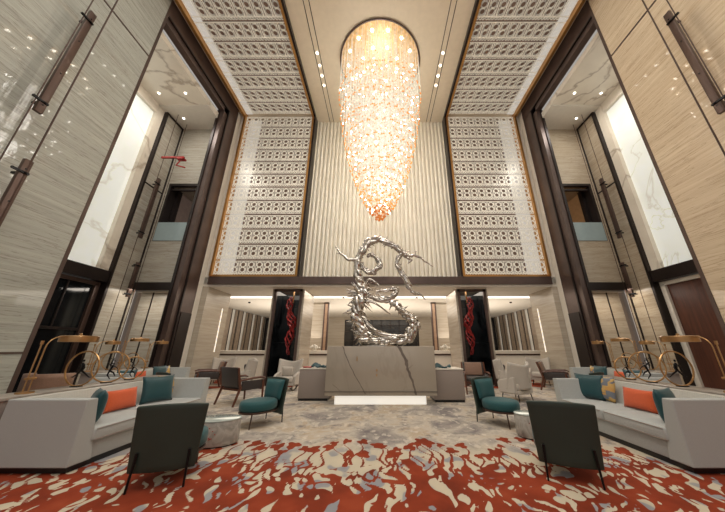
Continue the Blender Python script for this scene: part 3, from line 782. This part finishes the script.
# ------------------------------------------------------------------ furniture builders
def cushion_mesh(w, h, t):
    m = MB()
    for sgn in (1, -1):
        def f(u, v, s=sgn):
            a=u*2-1; b=v*2-1
            e=(1-abs(a)**3.0)*(1-abs(b)**3.0); pinch=1-.07*(1-abs(a)**2)*abs(b)**4-.0
            px_=a*w/2*(1-.07*(1-b*b)*abs(a)**3); pz=b*h/2*(1-.07*(1-a*a)*abs(b)**3)
            return (px_, s*t/2*max(0,e)**.55, pz)
        m.grid(f, 12, 12)
    return m
def cushion(name, mat, w, h, t, loc, face, lean, label, roll=0, cat='cushion', group=None):
    """face: z-rotation of the cushion's front; lean: backwards tilt"""
    m = cushion_mesh(w, h, t)
    M = Matrix.Rotation(face,4,'Z') @ Matrix.Rotation(-lean,4,'X') @ Matrix.Rotation(roll,4,'Y')
    m.xf(M); zmin = min(v[2] for v in m.v)
    o = m.build(name, mat, ang=80); bm = bmesh.new(); bm.from_mesh(o.data); bmesh.ops.remove_doubles(bm, verts=bm.verts, dist=.0005); bmesh.ops.recalc_face_normals(bm, faces=bm.faces); bm.to_mesh(o.data); bm.free()
    o.location = (loc[0], loc[1], loc[2]-zmin)
    tag(o, label, cat, group); return o

def sofa(sx, x_front, y0, y1, label, depth=1.0, back_only=False, flip=False):
    """long sofa facing the hall axis (+x locally is the seat side before mirroring)"""
    yc=(y0+y1)/2; L_=(y1-y0)/2; t = thing('sofa', label, 'sofa', (sx*(x_front+depth/2), yc, 0))
    f = -1 if not flip else 1        # local x of the front
    mxx = sx
    def B(m, n, mt, **k): return m.build(n, mt, t, mx=mxx*(-1 if flip else 1), **k)
    h=.78; D=depth/2
    B(MB().box(-D+.05, D-.03, -L_+.06, L_-.06, 0, .07), 'plinth', blackm, smooth=False)
    B(MB().box(-D+.025, D-.01, -L_+.1, L_-.1, .07, .28, .012), 'base', fabw)
    # seat cushions
    for a_, b_ in ((-L_+.19, -.005), (.005, L_-.19)):
        sc_o = B(MB().box(-D-.02, D-.2, a_, b_, .27, .43, .035, 3), 'seat_cushion', fabw)
        MB().tube([(-D-.02, a_+.03, .41), (-D-.02, b_-.03, .41)], .006, 5).tube([(-D-.02, a_+.03, .29), (-D-.02, b_-.03, .29)], .006, 5).build('piping', fabbox, sc_o, mx=mxx*(-1 if flip else 1))
    bk = MB().prism([(D, .07), (D, h), (D-.12, h), (D-.26, .40), (D-.26, .07)], -L_+.1, L_-.1, 'y'); B(bk, 'backrest', fabrib, smooth=False)
    for s_ in (-1, 1):
        # arm: tall slab whose inner face slopes, thicker at its foot
        a=L_
        v=[(-D,s_*a,.07),(D,s_*a,.07),(D,s_*a,h),(-D,s_*a,h), (-D,s_*(a-.28),.07),(D,s_*(a-.28),.07),(D,s_*(a-.13),h),(-D,s_*(a-.13),h)]
        m=MB().add(v, [(0,1,2,3),(4,7,6,5),(0,4,5,1),(3,2,6,7),(0,3,7,4),(1,5,6,2)])
        o=B(m, 'arm', fabw, smooth=False)
        md=o.modifiers.new('b','BEVEL'); md.width=.012; md.segments=2; md.limit_method='ANGLE'
    return t

def floor_lamp(sx, x, y, z, label, s=1.0, sr=1.0, name='console_lamp', cat='lamp'):
    t = thing(name, label, cat, (sx*x, y, z)); t.scale=(1,1,1)
    def B(m,n,mt): return m.build(n, mt, t, mx=sx)
    B(MB().lathe([(.09,0),(.09,.02),(.02,.03)],(0,0,0),16), 'base', brass)
    B(MB().tube([(0,-.03,.02),(0,-.03,.52*s)],.009,6), 'pole', brass)
    H_=.62*s
    pts=[(0,.03,.02),(0,.03,H_*.75)]
    for k in range(7):
        a=PI/2*k/6; pts.append((0,.03+.16*(1-math.cos(a)),H_*.75+.16*math.sin(a)))
    pts.append((0,.30,H_*.75+.16)); B(MB().tube(pts,.009,6), 'curved_arm', brass)
    B(MB().box(-.02,.02,-.06,.06,.17,.20,.005), 'joint', brass)
    B(MB().lathe([(.018,0),(.018,.05)],(0,-.03,.5*s),8), 'knob', brass)
    zz=H_*.75+.16
    sh=B(MB().lathe([(.215*sr,-.075),(.225*sr,-.075),(.225*sr,.01),(.21*sr,.02),(.02,.025)],(0,.44,zz),32), 'lamp_shade', brass)
    B(MB().lathe([(.2*sr,-.07),(.2*sr,-.06)],(0,.44,zz),24), 'diffuser', shade_gl).parent = sh
    B(MB().lathe([(.02,.02),(.02,.05),(.01,.06)],(0,.44,zz),8), 'finial', brass).parent = sh

def gymnast(mb, c, s, mir=1, pose=0):
    """small human figure holding a ring: head, torso, limbs, tapered"""
    c=Vector(c)
    def P(a,b,d=0): return c+Vector((a*s*mir, d*s, b*s))
    if pose == 0:
        mb.tube([P(-.02,.08),P(0,.22),P(-.03,.42),P(-.04,.5)],[.055*s,.06*s,.075*s,.03*s],8)
        mb.lathe([(.005*s,0),(.045*s,.03*s),(.05*s,.07*s),(.035*s,.12*s),(.005*s,.135*s)],tuple(P(-.04,.52)),8)
        mb.tube([P(.02,.1),P(.28,-.05),P(.5,-.2),P(.58,-.2)],[.05*s,.04*s,.025*s,.015*s],7)
        mb.tube([P(-.04,.1),P(-.18,-.08),P(-.36,-.2),P(-.42,-.18)],[.05*s,.04*s,.025*s,.015*s],7)
        mb.tube([P(-.1,.42),P(-.2,.22),P(-.3,.04)],[.028*s,.022*s,.014*s],6)
        mb.tube([P(.05,.42),P(.12,.25),P(.06,.1)],[.028*s,.022*s,.014*s],6)
    else:
        mb.tube([P(0,0),P(.05,.18),P(.1,.32)],[.05*s,.06*s,.05*s],8)
        mb.lathe([(.005*s,0),(.045*s,.04*s),(.005*s,.12*s)],tuple(P(.12,.34)),8)
        mb.tube([P(0,0),P(-.05,-.22),P(.12,-.45)],[.05*s,.04*s,.02*s],7)
        mb.tube([P(.02,.0),P(.2,-.1),P(.32,-.3)],[.05*s,.04*s,.02*s],7)
        mb.tube([P(.1,.28),P(-.08,.36),P(-.2,.5)],[.03*s,.022*s,.014*s],6)
        mb.tube([P(.1,.28),P(.26,.2),P(.36,.06)],[.03*s,.022*s,.014*s],6)
def ring_sculpture(sx, x, y, z, r, rz, label, pose=0):
    t = thing('ring_sculpture', label, 'sculpture', (sx*x, y, z))
    m=MB().ring((0,0,r+.012), r, .013, 40, 6, 'y'); m.xf(Matrix.Rotation(rz,4,'Z')); m.build('brass_ring', brass, t, mx=sx)
    g=MB(); gymnast(g, (0,0,.235*r/.3), r*1.2, -1, pose); g.xf(Matrix.Rotation(rz,4,'Z')); g.build('figure', blackmt, t, mx=sx)
    MB().box(-.06,.06,-.05,.05,0,.015,.004).build('foot', blackmt, t)

def shell_chair(loc, rz, label):
    """armless chair: tall leather-backed shell, oval teal seat; faces +y locally"""
    t = thing('lounge_chair', label, 'chair', loc, rz)
    def back(r0):
        m=MB()
        def f(u,v):
            a=u*2-1; z=.15+.65*v
            w=(.305+.04*v); x=a*w
            y=-.33-.06*v + .05*(a*a) + r0
            z2=z - (.02*a*a if v>.9 else 0)
            return (x,y,z2)
        return m.grid(f, 12, 10)
    o=back(0).build('back_shell', greenlea, t, ang=80, solid=.035)
    md=o.modifiers.new('bv','BEVEL'); md.width=.012; md.segments=2; md.limit_method='ANGLE'
    m=MB()
    def pad(u,v):
        a=u*2-1;b=v*2-1; e=max(0,(1-abs(a)**4)*(1-abs(b)**4))
        return (a*.25*(1+.12*v), -.295-.06*v+.05*a*a+.075*e**.5, .40+.36*v)
    m.grid(pad,12,12); m.build('back_pad', teal, t, ang=80)
    # oval seat
    prof=[(.90,.0),(1.0,.035),(1.0,.12),(.95,.16),(.80,.175),(.01,.18)]
    m=MB().lathe([(r_*.31, z) for r_,z in prof],(0,.03,.26),36,1.0,1.15); m.build('seat', teal, t, ang=70)
    MB().lathe([(.3,0),(.325,.0),(.325,.028),(.3,.028)],(0,.03,.235),36,.95,1.1).build('seat_frame', rodmat, t)
    for (a,b) in ((-.24,-.30),(.24,-.30),(-.18,.30),(.18,.30)):
        top=.34 if b<0 else .25
        MB().tube([(a,-.345 if b<0 else b*.9,top),(a*1.05,-.36 if b<0 else b*1.0,0)],[.015,.011],6).build('leg', blackmt if b<0 else rodmat, t)
    return t

def wood_chair(loc, rz, label, sc=1.12):
    """open timber armchair with leather sling; faces +y locally"""
    t = thing('armchair', label, 'armchair', loc, rz); t.scale = (sc, sc, sc)
    for s_ in (-1,1):
        x=s_*.33
        MB().tube([(x,-.42,0),(x,-.30,.36),(x,-.42,.80)],[.024,.034,.022],6).build('leg', woodfr, t)
        MB().tube([(x,.34,0),(x,.30,.50)],[.022,.03],6).build('leg', woodfr, t)
        MB().tube([(x,-.34,.52),(x,0,.55),(x,.26,.555),(x,.36,.52)],[.022,.026,.028,.016],6).build('armrest', woodfr, t)
        MB().box(min(x,x*.9),max(x,x*.9),-.26,.3,.30,.50,.01).build('side_panel', darklea, t)
    MB().box(-.33,.33,-.32,-.28,.30,.34,.006).box(-.33,.33,.27,.31,.28,.33,.006).build('rail', woodfr, t)
    MB().box(-.30,.30,-.28,.34,.33,.43,.03,3).build('seat_cushion', darklea, t)
    R_=Matrix.Rotation(math.radians(13),3,'X')
    MB().box(-.30,.30,-.34,-.30,.38,.82,.015,2,R_,(0,-.3,.38)).build('backrest', darklea, t)
    MB().box(-.25,.25,-.30,-.22,.43,.80,.03,3,R_,(0,-.3,.38)).build('back_pillow', tanlea, t)
    return t

def wing_chair(loc, rz, label, pillow=None, rocker=False):
    """tall ivory wing chair; faces +y locally"""
    t = thing('wing_chair', label, 'armchair', loc, rz)
    def f(u,v):
        a=u*2-1; w=.36+.06*v; wrap=abs(a)**2.2
        return (a*w, -.32-.05*v+ .34*wrap*(1-.4*v), .30+ .64*v - .03*(1-abs(a))*v + .06*wrap*v)
    MB().grid(f,16,12).build('back_shell', fabivory, t, ang=80, solid=.07)
    for s_ in (-1,1):
        m=MB().prism([(-.25,.2),(-.25,.62),(-.05,.58),(.22,.52),(.3,.46),(.28,.2)], s_*.34-.045, s_*.34+.045,'x')
        o=m.build('arm', fabivory, t, smooth=False); md=o.modifiers.new('b','BEVEL'); md.width=.025; md.segments=3
    MB().box(-.30,.30,-.28,.32,.27,.45,.05,3).build('seat_cushion', fabivory, t)
    MB().box(-.32,.32,-.28,.28,.18,.27,.01).build('base', fabivory, t)
    if rocker:
        for s_ in (-1,1):
            pts=[(s_*.26, -.36+.72*i/10, .02+.10*((i-5)/5)**2) for i in range(11)]
            MB().tube(pts,.02,6).build('rocker', blackmt, t)
            MB().tube([(s_*.26,.2,.2),(s_*.26,.2,.05)],.015,6).build('leg', blackmt, t); MB().tube([(s_*.26,-.2,.2),(s_*.26,-.2,.05)],.015,6).build('leg', blackmt, t)
    else:
        for a,b in ((-.26,-.24),(.26,-.24),(-.26,.24),(.26,.24)):
            MB().tube([(a,b,.19),(a*1.1,b*1.12,0)],[.016,.01],6).build('leg', blackmt, t)
    return t

def drum_table(loc, label, rz=0):
    t = thing('drum_table', label, 'side table', loc, rz); t.scale = (.88, .88, .9)
    MB().lathe([(.30,0),(.31,.02),(.31,.33),(.30,.35)],(0,0,0.02),40,1.25,.85).build('body', drumm, t, ang=50)
    MB().lathe([(.305,0),(.312,.004),(.312,.016),(.30,.02)],(0,0,.37),40,1.25,.85).build('top', plain('pale_table_top'+label[:9], S(178,190,186), .08, .2, .06, 3), t)
    MB().lathe([(.28,0),(.28,.02)],(0,0,0),32,1.25,.85).build('foot', blackm, t)
    m=MB(); rq=random.Random(4)
    for k in range(26):
        a=-PI/2-.2+rq.gauss(0,.22); z=.30-.18*rq.random()
        m.lathe([(.004,-.006),(.013,0),(.004,.006)],(.31*1.25*math.cos(a)*1.01,.31*.85*math.sin(a)*1.02,z),6)
    m.build('red_inlay', redglass, t)

# ------------------------------------------------------------------ seating groups, mirrored left and right
for sx, side in ((-1,'left'),(1,'right')):
    near = 'front %s sofa' % side
    sofa(sx, 3.64, 3.66, 6.15 if sx<0 else 6.05, 'long oatmeal linen sofa with ribbed back in the %s foreground' % side)
    # its cushions
    fz = -sx*PI/2
    cushion('cushion', tealdk, .42, .42, .17, (sx*(3.90 if sx<0 else 3.98), 4.06 if sx<0 else 4.09, .43), -fz*(.42 if sx<0 else .25), .05, 'dark teal cushion leaning against the near arm of the %s' % near, group=None)
    cushion('cushion', orange, .60, .32, .15, (sx*4.26, 4.82, .43), fz, .22, 'orange oblong cushion in the middle of the %s' % near)
    cushion('cushion', tealdk, .54, .46, .16, (sx*4.20, 5.48 if sx<0 else 5.80, .43), fz+sx*.42, .22, 'square teal cushion at the far end of the %s' % near)
    cushion('cushion', brocade, .44, .44, .13, (sx*4.33, 5.84 if sx<0 else 5.56, .43), fz, .2, 'gold and grey patterned cushion beside the square teal one on the %s' % near)
    # console between the back-to-back sofas
    t = thing('console_table', 'long narrow veined stone console behind the %s' % near, 'console', (sx*4.90, 4.9, 0))
    MB().box(-.22,.22,-1.3,1.55,.76,.80,.006).build('top', greystone, t); MB().box(-.2,.2,-1.25,1.5,.03,.76,.01).build('body', fabbox, t); MB().box(-.18,.18,-1.2,1.45,0,.03).build('plinth', blackm, t, smooth=False)
    sofa(sx, 5.14, 3.5, 6.2, 'oatmeal linen sofa turned away, back to back with the %s' % near, flip=True)
    floor_lamp(sx, 4.86, 3.98 if sx<0 else 4.0, .80, 'brass disc lamp with curved arm on the %s console, large in view' % side, 1.27)
    ring_sculpture(sx, 4.84, 4.60 if sx<0 else 4.62, .80, .26, .0, 'largest brass ring with a black figure on the %s console' % side, 0)
    ring_sculpture(sx, 4.84, 5.08 if sx<0 else 5.12, .80, .25, -.45, 'middle brass ring with a black figure on the %s console' % side, 1)
    ring_sculpture(sx, 4.86, 5.55, .80, .20, -.35, 'smallest brass ring with a black figure, far end of the %s console' % side, 1)
    # second group toward the bay
    sofa(sx, 6.15, 7.0, 9.2, 'second oatmeal sofa farther back beside the %s bronze portal' % side, .9)
    cushion('cushion', tealdk, .42, .42, .14, (sx*6.55, 7.35, .43), fz*.3, .15, 'dark teal cushion on the near end of the far %s sofa' % side)
    cushion('cushion', orange, .56, .34, .14, (sx*6.66, 7.85, .43), fz, .2, 'orange cushion on the far %s sofa' % side)
    cushion('cushion', tealdk, .5, .44, .15, (sx*6.62, 8.55, .43), fz, .2, 'square teal cushion on the far %s sofa' % side)
    cushion('cushion', brocade, .4, .42, .12, (sx*6.7, 8.86, .43), fz, .2, 'gold patterned cushion on the far %s sofa' % side)
    t = thing('console_table', 'narrow stone console behind the far %s sofa' % side, 'console', (sx*7.35, 7.1, 0))
    MB().box(-.24,.24,.05,1.75,.76,.80,.006).build('top', greystone, t); MB().box(-.22,.22,.1,1.7,0,.76,.01).build('body', fabbox, t)
    floor_lamp(sx, 7.4, 8.0, .80, 'brass disc lamp on the far %s console, between its two neighbours' % side, 1.45)
    floor_lamp(sx, 7.52, 7.3, .80, 'brass disc lamp on the far %s console, nearest the stone wall' % side, 1.25, .72)
    floor_lamp(sx, 7.18, 8.62, .80, 'brass disc lamp on the far %s console, nearest the portal jamb' % side, 1.3, .72)
    ring_sculpture(sx, 7.4, 7.75, .80, .24, -.2, 'brass ring with black figure on the far %s console, larger' % side, 1)
    ring_sculpture(sx, 7.4, 8.35, .80, .21, .0, 'brass ring with black figure on the far %s console, smaller' % side, 0)
    shell_chair((sx*5.35, 7.55, 0), math.radians(-sx*-28) , 'dark green leather lounge chair seen from behind by the far %s sofa' % side)
    # foreground chairs and drum table
    if sx < 0:
        shell_chair((-2.44, 3.68, 0), math.radians(18), 'dark green leather-backed lounge chair in the left foreground, seen from behind')
        shell_chair((-2.34, 5.76, 0), math.radians(148), 'teal oval-seated lounge chair beyond the left drum table')
        drum_table((-2.54, 4.70, 0), 'oval stone drum table between the two left lounge chairs', math.radians(10))
    else:
        shell_chair((2.24, 3.78, 0), math.radians(-23), 'dark green leather-backed lounge chair in the right foreground, seen from behind')
        shell_chair((2.34, 5.80, 0), math.radians(-148), 'teal oval-seated lounge chair beyond the right drum table')
        drum_table((2.62, 5.02, 0), 'stone drum table half hidden behind the right foreground chair', math.radians(-10))
# loose chairs behind, left
wood_chair((-3.72, 7.83, 0), math.radians(-28), 'walnut armchair with dark leather sling, second row left, seen from behind')
wood_chair((-6.15, 10.2, 0), math.radians(127), 'walnut armchair with tan back pillow near the left stone pier')
wing_chair((-3.2, 9.9, 0), math.radians(177), 'ivory wing chair before the left dark niche, a pale pillow on its seat', rocker=True)
cushion('cushion', fabivory, .40, .32, .14, (-3.2, 9.83, .45), PI, -.1+.3, 'pale oblong pillow on the ivory wing chair before the left niche')
wing_chair((-5.0, 10.5, 0), math.radians(105), 'ivory wing chair turned sideways between the left pier and niche')
cushion('cushion', darklea, .40, .38, .13, (-4.93, 10.47, .45), math.radians(105), .3, 'dark brown pillow on the sideways ivory wing chair, left')
wing_chair((-6.40, 11.5, 0), math.radians(200), 'ivory wing chair at the foot of the left pier')
wing_chair((-1.85, 11.6, 0), math.radians(110), 'ivory wing chair behind the left side counter')
# right
wing_chair((3.85, 8.2, 0), math.radians(28), 'ivory wing chair seen from behind, right of the teal chair')
wood_chair((3.15, 9.4, 0), math.radians(170), 'walnut armchair with tan pillow in front of the right dark niche')
wing_chair((4.6, 10.4, 0), math.radians(-110), 'ivory wing chair sideways behind the right pillar')
cushion('cushion', darklea, .38, .36, .13, (4.52, 10.42, .45), math.radians(-110), .3, 'dark brown pillow on the sideways ivory wing chair, right')
wood_chair((6.15, 10.0, 0), math.radians(-127), 'walnut armchair with tan back pillow near the right stone pier')
wing_chair((6.4, 11.4, 0), math.radians(150), 'ivory wing chair at the foot of the right pier')
wing_chair((2.0, 11.4, 0), math.radians(-110), 'ivory wing chair behind the right side counter')
# big rounded brown seat in the left bay
t = thing('tub_chair', 'brown tub chair with a rounded back in the left bay', 'armchair', (-7.2, 6.2, 0))
m=MB()
m.grid(lambda u,v:(.42*math.cos(PI*(1-u)*1.0)*(1+.05*v), -.35*math.sin(PI*u)+.1, .0+.86*v**.9),16,8); m.build('back', tanlea, t, ang=80, solid=.09)
MB().box(-.36,.36,-.2,.35,.0,.42,.05,3).build('seat', tanlea, t)

# ------------------------------------------------------------------ lights
def area(loc, rot, sx_, sy_, e, col=(1,.93,.84), name='lamp'):
    l = bpy.data.lights.new(name, 'AREA'); l.shape='RECTANGLE'; l.size=sx_; l.size_y=sy_; l.energy=e; l.color=col
    o = bpy.data.objects.new(name, l); C.objects.link(o); o.location=loc; o.rotation_euler=rot; return o
def point(loc, e, r=.3, col=(1,.92,.82), name='bulb'):
    l = bpy.data.lights.new(name,'POINT'); l.energy=e; l.shadow_soft_size=r; l.color=col
    o = bpy.data.objects.new(name,l); C.objects.link(o); o.location=loc; return o
for z, e in ((11.0,170),(9.9,180),(8.6,220),(7.0,190)): point((0,7.8,z), e, .5, (1,.95,.88))
area((0, 1.0, 12.6), (0,0,0), 9, 7, 780, (1,.95,.87), 'front_ceiling_fill')  # added fill lamp under the ceiling, out of view
area((0, -2.5, 6.0), (math.radians(80),0,0), 10, 6, 110, (1,.94,.88), 'rear_fill')  # added fill lamp behind the camera, no real source
for s in (-1,1):
    area((s*5.5, 15.5, 3.9), (0,0,0), 6, 5, 130, (1,.9,.78), 'lounge_fill')  # broad fill lamps added to brighten the rear lounge
    area((s*8.1, 7.2, 11.2), (0,0,0), 1.0, 2.6, 95, (1,.96,.9), 'bay_fill')  # fill lamp added to brighten the bay
    area((s*8.6, 9.5, 3.4), (0,0,0), 1.4, .5, 25, (1,.9,.78), 'storefront_wash')
area((0, 19.5, 3.9), (0,0,0), 7, 6, 140, (1,.9,.78), 'lounge_fill')
for s in (-1,0,1): area((s*6, 17.5, 1.9), (PI,0,0), 5, 5, 170, (1,.92,.82), 'lounge_ceiling_fill')  # added upward fill, unseen from below, to brighten the low ceiling
area((0, 11.4, .5), (PI,0,0), 11, .6, 60, (1,.9,.8), 'floor_bounce') if 0 else None
area((0, 11.6, 3.68), (0,0,0), 12, 1.2, 130, (1,.88,.74), 'soffit_wash')

w = bpy.data.worlds.new('world'); bpy.context.scene.world = w; w.use_nodes = True
bg = w.node_tree.nodes['Background']; bg.inputs[0].default_value = (.75,.70,.64,1); bg.inputs[1].default_value = .5

cam = bpy.data.cameras.new('camera'); co = bpy.data.objects.new('camera', cam); C.objects.link(co)
co.location = (0,0,1.4); co.rotation_euler = (math.radians(90+19.25),0,0)
cam.sensor_width = 36; cam.lens = 260.5/725*36; cam.shift_x = -17.5/725; cam.clip_start=.05
sc_ = bpy.context.scene; sc_.camera = co
sc_.view_settings.view_transform = 'Standard'; sc_.view_settings.look='None'; sc_.view_settings.exposure = 0.0
